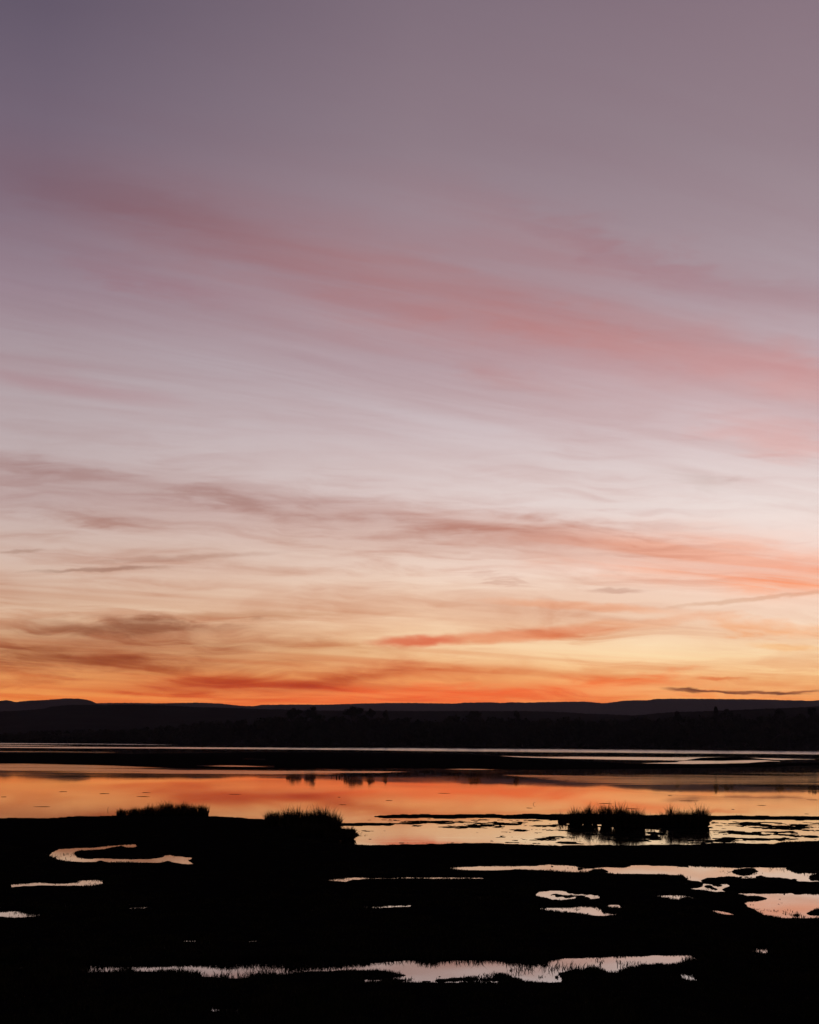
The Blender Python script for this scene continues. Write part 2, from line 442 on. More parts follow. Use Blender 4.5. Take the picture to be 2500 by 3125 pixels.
ridge('hill', 'low dark wooded hill in front of the purple ridge',
      [(-300, 2180), (0, 2171), (60, 2169), (130, 2163), (160, 2156), (215, 2151), (300, 2151), (400, 2150), (500, 2152), (600, 2158), (700, 2160), (760, 2163), (850, 2165), (950, 2168), (1080, 2169),
       (1250, 2170), (1400, 2170), (1600, 2170), (1720, 2173), (1790, 2178), (1870, 2180), (1950, 2184), (2100, 2190), (2600, 2200)], 4200, 900, 13, 1.3)
ridge('hill', 'dark slope rising toward the right edge below the ridge',
      [(1500, 2215), (1800, 2192), (1950, 2182), (2000, 2177), (2050, 2173), (2190, 2169), (2330, 2163), (2420, 2160), (2500, 2155), (2900, 2140)], 3400, 700, 14, 1.4, lo=1200)

# ------------------------------------------------------------------ ruffled strips of water
def ruffle(pts_top, pts_bot, mat, seed, amp=0.0, z=0.002):
    def dens(p, s):
        p = sorted(p); xs = np.arange(p[0][0], p[-1][0] + 1, 14.0)
        ys = np.interp(xs, [q[0] for q in p], [q[1] for q in p])
        return xs, ys + amp * (fbm(xs * 0.012, xs * 0 + s, s, 4) - 0.5) * 2
    xa, ya = dens(pts_top, seed); xb, yb = dens(pts_bot, seed + 9)
    n = min(len(xa), len(xb)); v = []; core = []
    rows = (-0.35, 0.1, 0.5, 0.9, 1.35)
    for q in rows:
        for i in range(n):
            th = max(yb[i] - ya[i], 0.4)
            v.append((*ground(xa[i], ya[i] + th * q, z), z))
            e = min(i, n - 1 - i) * 14.0 / 120.0
            core.append(min(1.0, 1.0 - abs(q - 0.5) / 0.85 * (0.9 if True else 0)) * min(1.0, 0.25 + e))
    f = [(r * n + i, (r + 1) * n + i, (r + 1) * n + i + 1, r * n + i + 1) for r in range(len(rows) - 1) for i in range(n - 1)]
    o = make_obj('water_ripples', v, f, mat)
    at = o.data.attributes.new('core', 'FLOAT', 'POINT'); at.data.foreach_set('value', np.array(core, dtype=np.float32))
    return tag(o, 'wind ruffled strip of bright water on the lake', kind='structure')
ruffle([(-600, 2275.5), (0, 2279), (500, 2280.5), (900, 2282.5), (1250, 2283.5), (1900, 2288), (2500, 2293), (3100, 2298)],
       [(-600, 2279), (0, 2282), (500, 2284), (900, 2286.5), (1250, 2290), (1900, 2296.5), (2500, 2302), (3100, 2307)], M_RUFFLE, 1, 0.3)
ruffle([(-600, 2262), (0, 2267), (300, 2269), (560, 2273.5)], [(-600, 2265), (0, 2269.5), (300, 2271), (560, 2274)], M_RUFFLE, 2, 0.2)
ruffle([(-300, 2271.5), (0, 2273.2), (240, 2274.5)], [(-300, 2273.5), (0, 2275), (240, 2275)], M_RUFFLE, 3, 0.2)
ruffle([(-300, 2291), (0, 2292.5), (200, 2294), (410, 2295.6)], [(-300, 2293), (0, 2294.5), (200, 2295.3), (410, 2296)], M_RUFFLE2, 4, 0.3)
ruffle([(1500, 2306), (1650, 2310), (1770, 2309.5), (1900, 2311), (2110, 2312), (2200, 2311.5), (2300, 2313.5), (2500, 2317)],
       [(1500, 2306.8), (1650, 2312.5), (1770, 2315), (1900, 2317), (2110, 2319), (2200, 2319.5), (2300, 2318), (2500, 2318)], M_RUFFLE, 5, 0.4)
ruffle([(1960, 2329), (2060, 2326.5), (2105, 2321), (2140, 2317), (2200, 2315.5), (2280, 2316.5), (2390, 2322)],
       [(1960, 2330), (2060, 2330), (2105, 2330.5), (2140, 2330.5), (2200, 2330), (2280, 2329), (2390, 2325)], M_RUFFLE, 6, 0.4)
ruffle([(740, 2315), (810, 2317)], [(740, 2316), (810, 2318.5)], M_RUFFLE2, 7, 0.4, 0.034)
ruffle([(600, 2336), (700, 2336), (850, 2338)], [(600, 2337), (700, 2339.5), (850, 2341)], M_RUFFLE2, 7, 0.5, 0.034)
ruffle([(-600, 2328), (0, 2333), (180, 2334), (350, 2338), (550, 2348), (760, 2351), (1000, 2350), (1280, 2354)],
       [(-600, 2352), (0, 2357), (180, 2358), (350, 2360), (550, 2362), (760, 2363), (1000, 2361), (1280, 2356)], M_RUFFLE2, 8, 1.5)
ruffle([(1340, 2347), (1420, 2346), (1540, 2348)], [(1340, 2348.5), (1420, 2349.5), (1540, 2350)], M_RUFFLE2, 12, 0.4)
ruffle([(1500, 2362), (1700, 2360), (2000, 2356), (2250, 2350), (2500, 2345), (3000, 2345)],
       [(1500, 2366), (1700, 2385), (2000, 2405), (2250, 2412), (2500, 2414), (3000, 2420)], water_material('streaked_water', 0.016, 0.055, 0.035, 0.22, 1.0, 0.50, 0.72, True), 9, 2)

# mud flat laid bare across the middle of the lake
def mudflat():
    top = [(-700, 2292), (0, 2297.5), (410, 2299), (900, 2294), (1400, 2299), (1560, 2308), (1650, 2317), (1980, 2332), (2400, 2329), (2620, 2324)]
    bot = [(-700, 2326), (0, 2331), (180, 2332.5), (350, 2337), (550, 2346), (760, 2349), (1250, 2346), (1650, 2350), (2000, 2346), (2400, 2339), (2620, 2330)]
    xs = np.arange(-700, 2621, 8.0)
    ta = np.interp(xs, [p[0] for p in top], [p[1] for p in top]) + 1.6 * (fbm(xs * 0.015, xs * 0, 301, 5, 0.6) - 0.5)
    ba = np.interp(xs, [p[0] for p in bot], [p[1] for p in bot]) + 2.6 * (fbm(xs * 0.012, xs * 0 + 5, 311, 5, 0.6) - 0.5)
    v, rows = [], ((0.0, -0.02), (0.06, 0.03), (0.5, 0.03), (0.95, 0.03), (1.0, -0.02))
    for q, z in rows:
        v += [(*ground(x, a + (b - a) * q), z) for x, a, b in zip(xs, ta, ba)]
    n = len(xs)
    f = [(r * n + i, (r + 1) * n + i, (r + 1) * n + i + 1, r * n + i + 1) for r in range(4) for i in range(n - 1)]
    tag(make_obj('mudflat', v, f, M_MUD), 'long low black mud flat across the lake', kind='structure')
mudflat()
ruffle([(1080, 2500), (1300, 2496), (1700, 2498), (2150, 2502), (2500, 2503), (3200, 2506)], [(1080, 2574), (1300, 2574), (1700, 2578), (2150, 2576), (2500, 2562), (3200, 2556)],
       water_material('pond_ripples', 0.012, 0.034, 0.5, 1.1, 1.0, 0.34, 0.66, True), 14, 0.5)

# ------------------------------------------------------------------ marsh
LAND = [
    [(-1500, 2503), (-900, 2500), (0, 2500), (150, 2498), (320, 2494), (360, 2491), (640, 2491), (700, 2494), (800, 2501), (900, 2508), (1035, 2516), (1060, 2530), (1080, 2547), (1085, 2556), (1040, 2561), (965, 2570),
     (1000, 2578), (1100, 2581), (1250, 2579), (1500, 2577), (1700, 2584), (2000, 2582), (2200, 2579), (2350, 2578), (2440, 2570), (2500, 2567), (3300, 2560), (4200, 2556), (4200, 3700), (-1500, 3700)],
    [(1130, 2491), (1200, 2488), (1300, 2487), (1500, 2488), (1700, 2486), (1900, 2488), (2160, 2491), (2500, 2493), (3300, 2496), (3300, 2503), (2500, 2501), (2168, 2500), (2166, 2520), (2000, 2527), (1880, 2528), (1862, 2513),
     (1720, 2512), (1700, 2501), (1500, 2496), (1300, 2495), (1200, 2495)],
    [(1030, 2516), (1100, 2513), (1210, 2514), (1190, 2517), (1040, 2519)],
]
POOLS = [
    [(160, 2613), (168, 2600), (185, 2590), (240, 2586), (300, 2584), (330, 2580), (395, 2575), (412, 2574), (410, 2586), (400, 2588), (392, 2582), (360, 2583), (330, 2588), (315, 2593), (260, 2597), (230, 2597), (217, 2605), (222, 2615),
     (245, 2620), (300, 2619), (400, 2622), (460, 2622), (490, 2618), (510, 2609), (530, 2613), (585, 2617), (572, 2628), (580, 2639), (555, 2635), (540, 2632), (525, 2626), (505, 2627), (480, 2634), (430, 2634), (335, 2633), (325, 2627), (300, 2626), (290, 2632), (240, 2632), (200, 2627), (180, 2618)],
    [(38, 2697), (70, 2696), (105, 2693), (150, 2698), (220, 2695), (245, 2685), (280, 2685), (318, 2686), (300, 2692), (300, 2703), (270, 2705), (150, 2704), (80, 2705), (40, 2708)],
    [(-60, 2783), (0, 2784), (30, 2782), (50, 2788), (100, 2792), (128, 2792), (110, 2797), (60, 2800), (0, 2795), (-60, 2794)],
    [(395, 2771), (415, 2768), (445, 2767), (440, 2771), (400, 2773)],
    [(459, 2689), (475, 2688), (472, 2691)],
    [(500, 2567), (517, 2567), (517, 2570), (500, 2569)],
    [(1000, 2687), (1040, 2680), (1100, 2677), (1180, 2680), (1250, 2676), (1350, 2677), (1420, 2678), (1470, 2680), (1460, 2682), (1300, 2682), (1160, 2683), (1110, 2684), (1060, 2686), (1055, 2691), (1030, 2690)],
    [(1105, 2769), (1140, 2766), (1190, 2764), (1250, 2763), (1253, 2766), (1200, 2768), (1150, 2770), (1110, 2771)],
    [(1370, 2647), (1440, 2644), (1520, 2641), (1590, 2641), (1650, 2641), (1680, 2638), (1740, 2641), (1770, 2648), (1800, 2651), (1850, 2646), (1930, 2646), (1938, 2640), (2000, 2642), (2080, 2645), (2110, 2650), (2117, 2641), (2170, 2643), (2260, 2648), (2330, 2645), (2400, 2646), (2400, 2655), (2430, 2663), (2500, 2664), (2620, 2664),
     (2620, 2690), (2500, 2690), (2440, 2690), (2400, 2680), (2360, 2676), (2300, 2680), (2270, 2682), (2250, 2677), (2200, 2676), (2130, 2680), (2125, 2690), (2100, 2684), (2090, 2672), (2000, 2670), (1890, 2668), (1830, 2665), (1780, 2662), (1700, 2662), (1650, 2657), (1580, 2654), (1500, 2656), (1400, 2655)],
    [(2100, 2713), (2150, 2709), (2160, 2697), (2220, 2697), (2195, 2712), (2215, 2722), (2180, 2724), (2150, 2718)],
    [(2018, 2692), (2038, 2692), (2036, 2697), (2020, 2695)],
    [(2250, 2725), (2350, 2727), (2430, 2725), (2500, 2728), (2640, 2728), (2640, 2800), (2500, 2802), (2460, 2800), (2380, 2800), (2330, 2792), (2315, 2775), (2285, 2770), (2290, 2752), (2360, 2748), (2372, 2742), (2330, 2737), (2280, 2735)],
    [(1645, 2735), (1665, 2722), (1700, 2718), (1727, 2721), (1725, 2733), (1760, 2728), (1820, 2733), (1825, 2740), (1800, 2744), (1740, 2742), (1700, 2747), (1680, 2741)],
    [(1640, 2772), (1690, 2771), (1760, 2769), (1790, 2766), (1820, 2768), (1830, 2775), (1810, 2783), (1830, 2790), (1875, 2788), (1870, 2792), (1820, 2794), (1760, 2785), (1710, 2784), (1680, 2777)],
    [(1855, 2765), (1890, 2760), (1895, 2772), (1860, 2773)],
    [(1998, 2735), (2040, 2730), (2080, 2731), (2120, 2742), (2100, 2747), (2050, 2747), (2030, 2740)],
    [(2095, 2789), (2140, 2790), (2140, 2793), (2095, 2792)],
    [(2170, 2776), (2200, 2780), (2235, 2790), (2225, 2793), (2195, 2789)],
    [(1438, 2736), (1500, 2737), (1555, 2741), (1555, 2743), (1500, 2740), (1438, 2738)],
    [(-60, 2960), (0, 2960), (88, 2957), (85, 2964), (0, 2965), (-60, 2965)],
    [(190, 2957), (330, 2955), (500, 2956), (500, 2961), (330, 2959), (190, 2959)],
    [(480, 2956), (560, 2951), (620, 2953), (700, 2953), (730, 2947), (800, 2946), (900, 2952), (960, 2956), (1020, 2955), (1110, 2948), (1250, 2937), (1320, 2942), (1400, 2937), (1480, 2937), (1550, 2942), (1620, 2940), (1700, 2938), (1740, 2928), (1850, 2925), (2000, 2923), (2090, 2919), (2125, 2918), (2090, 2928), (2030, 2940),
     (1960, 2937), (1900, 2945), (1860, 2962), (1820, 2955), (1750, 2955), (1700, 2957), (1670, 2962), (1700, 2972), (1690, 2990), (1650, 2990), (1600, 2990), (1585, 2977), (1540, 2965), (1500, 2963), (1420, 2972), (1380, 2970), (1250, 2963), (1150, 2957), (1050, 2958), (900, 2962), (850, 2970), (800, 2977), (720, 2979), (640, 2974), (610, 2965), (540, 2962)],
    [(1110, 2992), (1250, 2991), (1330, 2991), (1510, 2992), (1380, 2993), (1250, 2993)],
    [(640, 3078), (700, 3083), (770, 3080), (770, 3085), (690, 3087), (640, 3083)],
    [(2292, 2903), (2330, 2897), (2360, 2897), (2320, 2905)],
    [(2080, 2975), (2125, 2982), (2110, 2986)],
    [(565, 2871), (600, 2871), (600, 2873), (565, 2873)],
    [(765, 2872), (782, 2872), (780, 2875), (766, 2875)],
]
ISLES = [
    [(2245, 2660), (2270, 2652), (2310, 2652), (2322, 2660), (2300, 2668), (2262, 2668)],
    [(1785, 2660), (1800, 2654), (1850, 2653), (1860, 2658), (1830, 2663)],
    [(2462, 2680), (2480, 2671), (2540, 2670), (2540, 2682), (2490, 2684)],
    [(2400, 2652), (2440, 2648), (2560, 2648), (2560, 2660), (2430, 2661)],
    [(2452, 2790), (2475, 2778), (2560, 2772), (2560, 2795)],
]

def blade_h(D):
    return np.interp(D, [15 / KY, 24 / KY, 30 / KY, 38 / KY, 45 / KY, 60 / KY, 90 / KY], [0.15, 0.14, 0.10, 0.065, 0.055, 0.05, 0.05])

def sdist(poly, X, Y):
    """signed distance, positive inside"""
    P = np.array(poly); n = len(P)
    best = np.full(X.shape, 1e9); ins = np.zeros(X.shape, bool)
    for i in range(n):
        ax, ay = P[i]; bx, by = P[(i + 1) % n]
        ex, ey = bx - ax, by - ay
        tt = np.clip(((X - ax) * ex + (Y - ay) * ey) / (ex * ex + ey * ey + 1e-12), 0, 1)
        dd = (X - ax - tt * ex) ** 2 + (Y - ay - tt * ey) ** 2
        np.minimum(best, dd, out=best)
        if ay != by:
            c = ((ay > Y) != (by > Y)) & (X < (bx - ax) * (Y - ay) / (by - ay) + ax)
            ins ^= c
    return np.where(ins, 1, -1) * np.sqrt(best)

PYR = np.concatenate([np.arange(2468, 2600, 1.6), np.arange(2600, 2820, 2.2), np.arange(2820, 3020, 3.0), np.arange(3020, 3420, 6.0)])
ROWD = CAMH * FPX / (PYR - 2264.0)
TCOL = np.arange(-0.46 * KY, 0.46 * KY, 5.0 / FPX)
GX = ROWD[:, None] * TCOL[None, :]
GY = np.repeat(ROWD[:, None], len(TCOL), 1)

def marsh_field():
    NY = GY * KY
    wx = (fbm(GX * 0.9, NY * 0.5, 31, 4) - 0.5); wy = (fbm(GX * 0.9, NY * 0.5, 41, 4) - 0.5)
    QX = GX + wx * 0.5 * NY / 40; QY = GY + wy * 0.9 * GY / 40
    L = np.full(GX.shape, -1e3)
    for poly in LAND:
        L = np.maximum(L, sdist([ground(*p) for p in poly], QX, QY))
    ragged = (fbm(GX * 3.0, NY * 1.6, 51, 4, 0.65) - 0.5)
    hd = blade_h(GY)
    for poly in POOLS:
        W = [ground(*p) for p in poly]
        xa, xb = min(p[0] for p in W) - 2.5, max(p[0] for p in W) + 2.5
        ya, yb = min(p[1] for p in W) - 9, max(p[1] for p in W) + 9
        rm = np.where((ROWD > ya) & (ROWD < yb))[0]
        r0, r1 = rm[0], rm[-1] + 1
        sx = GX[r0:r1]
        cm = np.where(((sx > xa) & (sx < xb)).any(0))[0]
        c0, c1 = cm[0], cm[-1] + 1
        S = (slice(r0, r1), slice(c0, c1))
        span = max(p[0] for p in poly) - min(p[0] for p in poly)
        sh_ = (hd * GY / CAMH)[S] * (0.25 if poly[0][1] > 3050 else 0.52 if span > 140 or poly[0][1] > 2940 else 0.40)
        k = 0.45
        x_, y_ = (GX + wx * 0.3 * NY / 40 * k)[S], (GY + wy * 0.6 * GY / 40 * k)[S]
        sd = np.full(x_.shape, -1e3)
        for o in np.linspace(-1, 1, 2 * int(np.ceil(sh_.max() / 0.18)) + 1):
            sd = np.maximum(sd, sdist(W, x_, y_ + o * sh_))
        L[S] = np.minimum(L[S], -(sd + 0.03 + 0.20 * ragged[S]))
    isl = (fbm(GX * 1.5, NY * 1.0, 88, 4, 0.6) - 0.665) * 1.2
    near_pool = (L < 0.02) & (L > -0.9) & (NY < 55) & (GX / GY > 300 / FPX)
    L = np.where(near_pool, np.maximum(L, isl), L)
    for poly in ISLES:
        W = [ground(*p) for p in poly]
        L = np.maximum(L, sdist(W, QX * 1.0, QY))
    return L, ragged
LF, RAG = marsh_field()
topz = 0.035 + 0.055 * fbm(GX * 0.7, GY * KY * 0.4, 61, 4) + 0.03 * RAG
GZ = np.where(LF > 0, np.minimum(0.012 + LF * 0.28, topz), np.maximum(LF * 0.4, -0.25))

def build_marsh():
    R, Cn = GX.shape
    idx = np.arange(R * Cn).reshape(R, Cn)
    f = np.stack([idx[:-1, :-1], idx[1:, :-1], idx[1:, 1:], idx[:-1, 1:]], -1).reshape(-1, 4)
    zf = GZ.ravel()[f].max(1)
    f = f[zf > -0.06]
    f = f[:, ::-1]
    used = np.unique(f); remap = np.full(R * Cn, -1); remap[used] = np.arange(len(used))
    v = np.stack([GX.ravel(), GY.ravel(), GZ.ravel()], -1)[used]
    o = tag(make_obj('marsh', v, remap[f], M_MUD, smooth=True), 'dark boggy marsh ground cut by pools', kind='structure')
    # the marsh goes on under and behind the viewpoint, rising to the bank the view is taken from
    xs = np.linspace(-70, 70, 57); ys = np.linspace(ROWD[-1] + 0.02, -120, 60)
    XX, YY = np.meshgrid(xs, ys)
    ZZ = 0.05 + 0.03 * fbm(XX, YY, 3) + np.clip((8 - YY) / 16, 0, 1) ** 2 * 2.3
    R2, C2 = XX.shape; idx = np.arange(R2 * C2).reshape(R2, C2)
    f = np.stack([idx[:-1, :-1], idx[1:, :-1], idx[1:, 1:], idx[:-1, 1:]], -1).reshape(-1, 4)[:, ::-1]
    tag(make_obj('bank', np.stack([XX.ravel(), YY.ravel(), ZZ.ravel()], -1), f, M_MUD, smooth=True), 'grassy bank the view is taken from', kind='structure')
build_marsh()

def sample_field(F, x, y):
    D = y; t = x / D
    r = np.interp(D, ROWD[::-1], np.arange(len(ROWD))[::-1]); c = (t - TCOL[0]) / (TCOL[1] - TCOL[0])
    r0 = np.clip(r.astype(int), 0, F.shape[0] - 2); c0 = np.clip(c.astype(int), 0, F.shape[1] - 2)
    fr, fc = r - r0, c - c0
    return (F[r0, c0] * (1 - fr) + F[r0 + 1, c0] * fr) * (1 - fc) + (F[r0, c0 + 1] * (1 - fr) + F[r0 + 1, c0 + 1] * fr) * fc

def build_grass():
    N = 2200000
    py = 2472 + (3380 - 2472) * rng.random(N) ** 1.15
    D = CAMH * FPX / (py - 2264.0); x = D * (rng.random(N) * 0.72 - 0.36) * KY
    L = sample_field(LF, x, D)
    clump = fbm(x * 2.5, D * KY * 1.6, 71, 3)
    edge = np.clip(1 - L / (0.02 * D * KY), 0, 1)
    patch = fbm(x * 0.7, D * KY * 0.5, 75, 3)
    shallow = (L <= 0.005) & (L > -0.45) & (clump > 0.60) & (rng.random(N) < 0.30 * np.exp(L / 0.2))
    keep = shallow | (L > 0.005) & (rng.random(N) < 0.05 + 0.28 * np.clip((clump - 0.4) * 4, 0, 1) + 0.75 * edge * np.clip((clump - 0.25) * 4, 0.25, 1))
    # no turf on the thin sand bars out in the water
    keep &= ~((D * KY > 62) & (rng.random(N) < 0.5))
    x, D, L, clump, patch = x[keep], D[keep], L[keep], clump[keep], patch[keep]
    n = len(x)
    h = blade_h(D) * (0.35 + 0.75 * rng.random(n) ** 1.5) * (0.55 + 0.9 * np.clip(clump, 0.2, 0.9)) * np.clip((patch - 0.25) * 2.4, 0.35, 1.35) * np.where(rng.random(n) < 0.02, 1.6, 1)
    z = np.clip(sample_field(GZ, x, D), 0.0, 1) - 0.01
    w = (0.0026 + 0.00016 * D * KY) * (0.7 + 0.6 * rng.random(n))
    a = rng.random(n) * math.pi; lean = (rng.normal(size=(n, 2)) * 0.42 + np.array([0.10, 0.0])) * h[:, None]
    dx, dy = np.cos(a) * w, np.sin(a) * w
    v = np.empty((n, 5, 3))
    v[:, 0] = np.stack([x - dx, D - dy, z], -1); v[:, 1] = np.stack([x + dx, D + dy, z], -1)
    mx, my, mz = x + lean[:, 0] * 0.35, D + lean[:, 1] * 0.35, z + h * 0.6
    v[:, 2] = np.stack([mx + dx * 0.75, my + dy * 0.75, mz], -1); v[:, 3] = np.stack([mx - dx * 0.75, my - dy * 0.75, mz], -1)
    v[:, 4] = np.stack([x + lean[:, 0], D + lean[:, 1], z + h], -1)
    b = np.arange(n)[:, None] * 5
    tri = np.concatenate([b + np.array([[0, 1, 2]]), b + np.array([[0, 2, 3]]), b + np.array([[3, 2, 4]])], 0)
    print('grass blades', n)
    tag(make_obj('marsh_grass', v.reshape(-1, 3), tri, M_GRASS), 'short dark grass covering the marsh', 'grass', kind='stuff')
build_grass()

# floating weed on the pond between sand bar and marsh
def build_weed():
    pond = [ground(*p) for p in ((1085, 2503), (1300, 2499), (1700, 2503), (1720, 2516), (2165, 2520), (2170, 2505), (3000, 2508), (3000, 2562), (2500, 2562), (2200, 2574), (1700, 2579), (1250, 2573), (1090, 2573), (1095, 2540))]
    rows = CAMH * FPX / (np.arange(2496, 2582, 1.0) - 2264.0); cols = np.arange(-0.06 * KY, 0.40 * KY, 4 / FPX)
    X = rows[:, None] * cols[None]; Y = np.repeat(rows[:, None], len(cols), 1)
    S = sdist(pond, X, Y)
    n1 = fbm(X * 0.75, Y * KY * 0.62, 81, 5, 0.68); n2 = fbm(X * 0.12, Y * KY * 0.10, 91, 3)
    t = X / Y
    px = 1250 + t * FPX
    cover = np.interp(px, [1080, 1300, 1450, 1700, 2150, 2250, 2450, 2700], [0.0, 0.03, 0.0, 0.05, 0.04, 0.045, 0.07, 0.05])
    far = np.interp(Y, [CAMH * FPX / 312, CAMH * FPX / 285, CAMH * FPX / 255, CAMH * FPX / 236], [-0.02, 0.0, 0.05, 0.09])
    Fm = n1 + (n2 - 0.5) * 0.3 + cover + far - 0.645
    Fm = np.where(S > 0.05, Fm, -1)
    Z = np.where(Fm > 0, np.minimum(0.008 + Fm * 0.15, 0.02), np.maximum(Fm * 0.3, -0.03))
    R, Cn = X.shape; idx = np.arange(R * Cn).reshape(R, Cn)
    f = np.stack([idx[:-1, :-1], idx[:-1, 1:], idx[1:, 1:], idx[1:, :-1]], -1).reshape(-1, 4)[:, ::-1]
    f = f[(Z.ravel()[f] > 0).any(1)]
    used = np.unique(f); remap = np.full(R * Cn, -1); remap[used] = np.arange(len(used))
    v = np.stack([X.ravel(), Y.ravel(), Z.ravel()], -1)[used]
    tag(make_obj('floating_weed', v, remap[f], M_WEED), 'dark mats of weed floating on the bright pond', 'weed', kind='stuff')
build_weed()

# ------------------------------------------------------------------ rush tussocks
def tussock(label, px, base_py, top_py, width_px, n, group, fan=0.5, sparse=False, sharp=False):
    p = ground(px, base_py, 0.05); D = p[1]; width_px *= 1.22; n = int(n * 2.0)
    h = 1.05 * (base_py - top_py) * D / FPX; r = width_px * 0.5 * D / FPX
    root = empty('rush_tussock', (p[0], p[1], 0.05))
    tag(root, label, 'rush', group)
    lr = np.random.default_rng(int(px * 7 + base_py))
    # earthy root mound
    m = MB(); k = 12; rings = [(1.0, -0.10), (0.9, 0.05), (0.6, 0.14), (0.25, 0.18)]
    for rr, zz in rings:
        for i in range(k):
            a = 2 * math.pi * i / k; q = r * rr * 0.8 * (0.85 + 0.3 * lr.random())
            m.v.append((q * math.cos(a), min(q, 0.6) * math.sin(a), zz * min(1, h * 1.4) + 0.02 * lr.random()))
    for j in range(3):
        for i in range(k):
            a, b = j * k + i, j * k + (i + 1) % k; m.f.append((a, b, b + k, a + k))
    m.f.append(tuple(range(3 * k, 4 * k)))
    m.build('root_mound', M_MUD, root)
    v, f = [], []
    for i in range(n):
        a = lr.random() * 2 * math.pi; q = math.sqrt(lr.random()) * r * 0.85
        bx, by = q * math.cos(a), min(r, 0.5) / r * q * math.sin(a)
        edge = abs(bx) / r
        H = h * (0.38 + 0.46 * lr.random() ** 0.8 + (0.34 * lr.random() if lr.random() < 0.22 else 0)) * (1 - (0.65 if sharp else 0.42) * edge ** 2)
        lx = (bx / r * fan * 0.34 + lr.normal() * 0.15) * H; ly = lr.normal() * 0.14 * H
        w = 0.0065 + 0.004 * lr.random()
        c, s_ = math.cos(a * 3.3) * w, math.sin(a * 3.3) * w
        b = len(v); droop = lr.random() ** 2 * 0.5
        for tq in (0, 0.4, 0.75):
            ww = 1 - 0.35 * tq
            cx, cy, cz = bx + lx * tq ** 1.6, by + ly * tq ** 1.6, H * tq
            v.append((cx - c * ww, cy - s_ * ww, cz)); v.append((cx + c * ww, cy + s_ * ww, cz))
        v.append((bx + lx * (1 + droop), by + ly * (1 + droop), H * (1 - 0.08 * droop)))
        f += [(b, b + 1, b + 3, b + 2), (b + 2, b + 3, b + 5, b + 4), (b + 4, b + 5, b + 6)]
    make_obj('stems', v, f, M_RUSH, root)
    return root

GL, GM, GR = 'rush tussocks on the left shore', 'rush tussocks on the middle point', 'rush tussocks on the right bank'
for a in [
    ('small separate rush tussock at the left end of the left clump', 371, 2489, 2463, 30, 130, GL, 0.8),
    ('low rush tussock second from the left end of the left clump', 412, 2490, 2461, 46, 200, GL),
    ('rush tussock third from the left in the left clump', 455, 2490, 2453, 54, 260, GL),
    ('tallest rush tussock in the middle of the left clump', 508, 2490, 2442, 62, 340, GL),
    ('rush tussock just right of the tallest one in the left clump', 560, 2490, 2443, 54, 300, GL),
    ('rush tussock second from the right end of the left clump', 598, 2490, 2448, 40, 200, GL),
    ('steep sided rush tussock at the right end of the left clump', 622, 2491, 2450, 28, 180, GL),
    ('rounded rush tussock at the left end of the middle clump', 832, 2520, 2467, 42, 260, GM, 0.8),
    ('narrow rush tussock second from the left in the middle clump', 874, 2522, 2459, 36, 240, GM),
    ('dense rush tussock third from the left in the middle clump', 910, 2528, 2457, 44, 320, GM),
    ('rush tussock in the notch at the centre of the middle clump', 945, 2530, 2461, 40, 260, GM),
    ('broad tall rush tussock right of centre in the middle clump', 982, 2535, 2454, 58, 460, GM),
    ('sloping rush tussock at the right end of the middle clump', 1018, 2542, 2470, 42, 340, GM, 0.6),
    ('wide dark rush tussock at the foot of the middle clump', 950, 2556, 2500, 110, 420, GM),
    ('small low rush tussock by the pond beyond the middle clump', 1062, 2556, 2518, 44, 240, GM, 0.9),
    ('sparse low rush tussock at the left end of the right bank', 1716, 2504, 2471, 26, 40, GR, 0.9, True),
    ('short bushy rush tussock second from the left on the right bank', 1757, 2512, 2462, 46, 260, GR),
    ('pointed rush tussock left of the fan shaped one on the right bank', 1794, 2512, 2450, 30, 220, GR, 0.3, False, True),
    ('thin rush tussock between the pointed and the fan shaped ones', 1816, 2512, 2457, 16, 90, GR, 0.3),
    ('upright fan shaped rush tussock standing clear on the right bank', 1851, 2514, 2446, 32, 300, GR, 1.1),
    ('tall rush tussock right of the fan shaped one on the right bank', 1893, 2522, 2448, 42, 360, GR, 0.5),
    ('broad rush tussock right of the centre peak on the right bank', 1928, 2524, 2460, 48, 340, GR),
    ('ragged rush tussock ending the centre clump on the right bank', 1955, 2523, 2466, 28, 160, GR, 0.7),
    ('few thin rush stems in the gap of the right bank', 1985, 2512, 2476, 24, 26, GR, 0.9, True),
    ('thin rush tussock before the right hand hump of the right bank', 2026, 2520, 2468, 26, 80, GR, 0.8, True),
    ('slender tall rush tussock rising above the right hand hump', 2048, 2520, 2448, 16, 130, GR, 0.2, False, True),
    ('dense rush tussock in the right hand hump of the right bank', 2078, 2523, 2463, 54, 420, GR),
    ('rush tussock left of the end tussock on the right bank', 2112, 2522, 2466, 40, 280, GR),
    ('rounded rush tussock at the right end of the right bank', 2140, 2520, 2457, 46, 420, GR, 0.6),
]: tussock(*a)

# ------------------------------------------------------------------ posts, twigs, weed flecks
def post(label, px, base_py, top_py, wpx, group, tilt=0.0):
    p = ground(px, base_py); D = p[1]
    h = (base_py - top_py) * D / FPX; r = wpx * 0.5 * D / FPX
    m = MB(); s = random.random()
    m.tube([(0, 0, -0.25), (0, 0, h * 0.5), (tilt * h, 0, h * 0.93), (tilt * h + r * 0.3, 0, h)], [r * 1.08, r, r * (0.85 + 0.1 * s), r * 0.4], 7)
    o = m.build('wooden_post', M_WOOD); o.location = (p[0], p[1], 0)
    tag(o, label, 'post', group)
GP, GQ = 'old post stumps out in the lake', 'tiny posts on the far right bar'
post('thin post stump at the left end of the row in the lake', 1012, 2374, 2368.5, 1.8, GP)
post('thick post stump second from the left in the lake row', 1027.5, 2374, 2366.5, 3.6, GP)
post('short squat post stump third from the left in the lake row', 1036, 2374, 2368, 4.6, GP, 0.1)
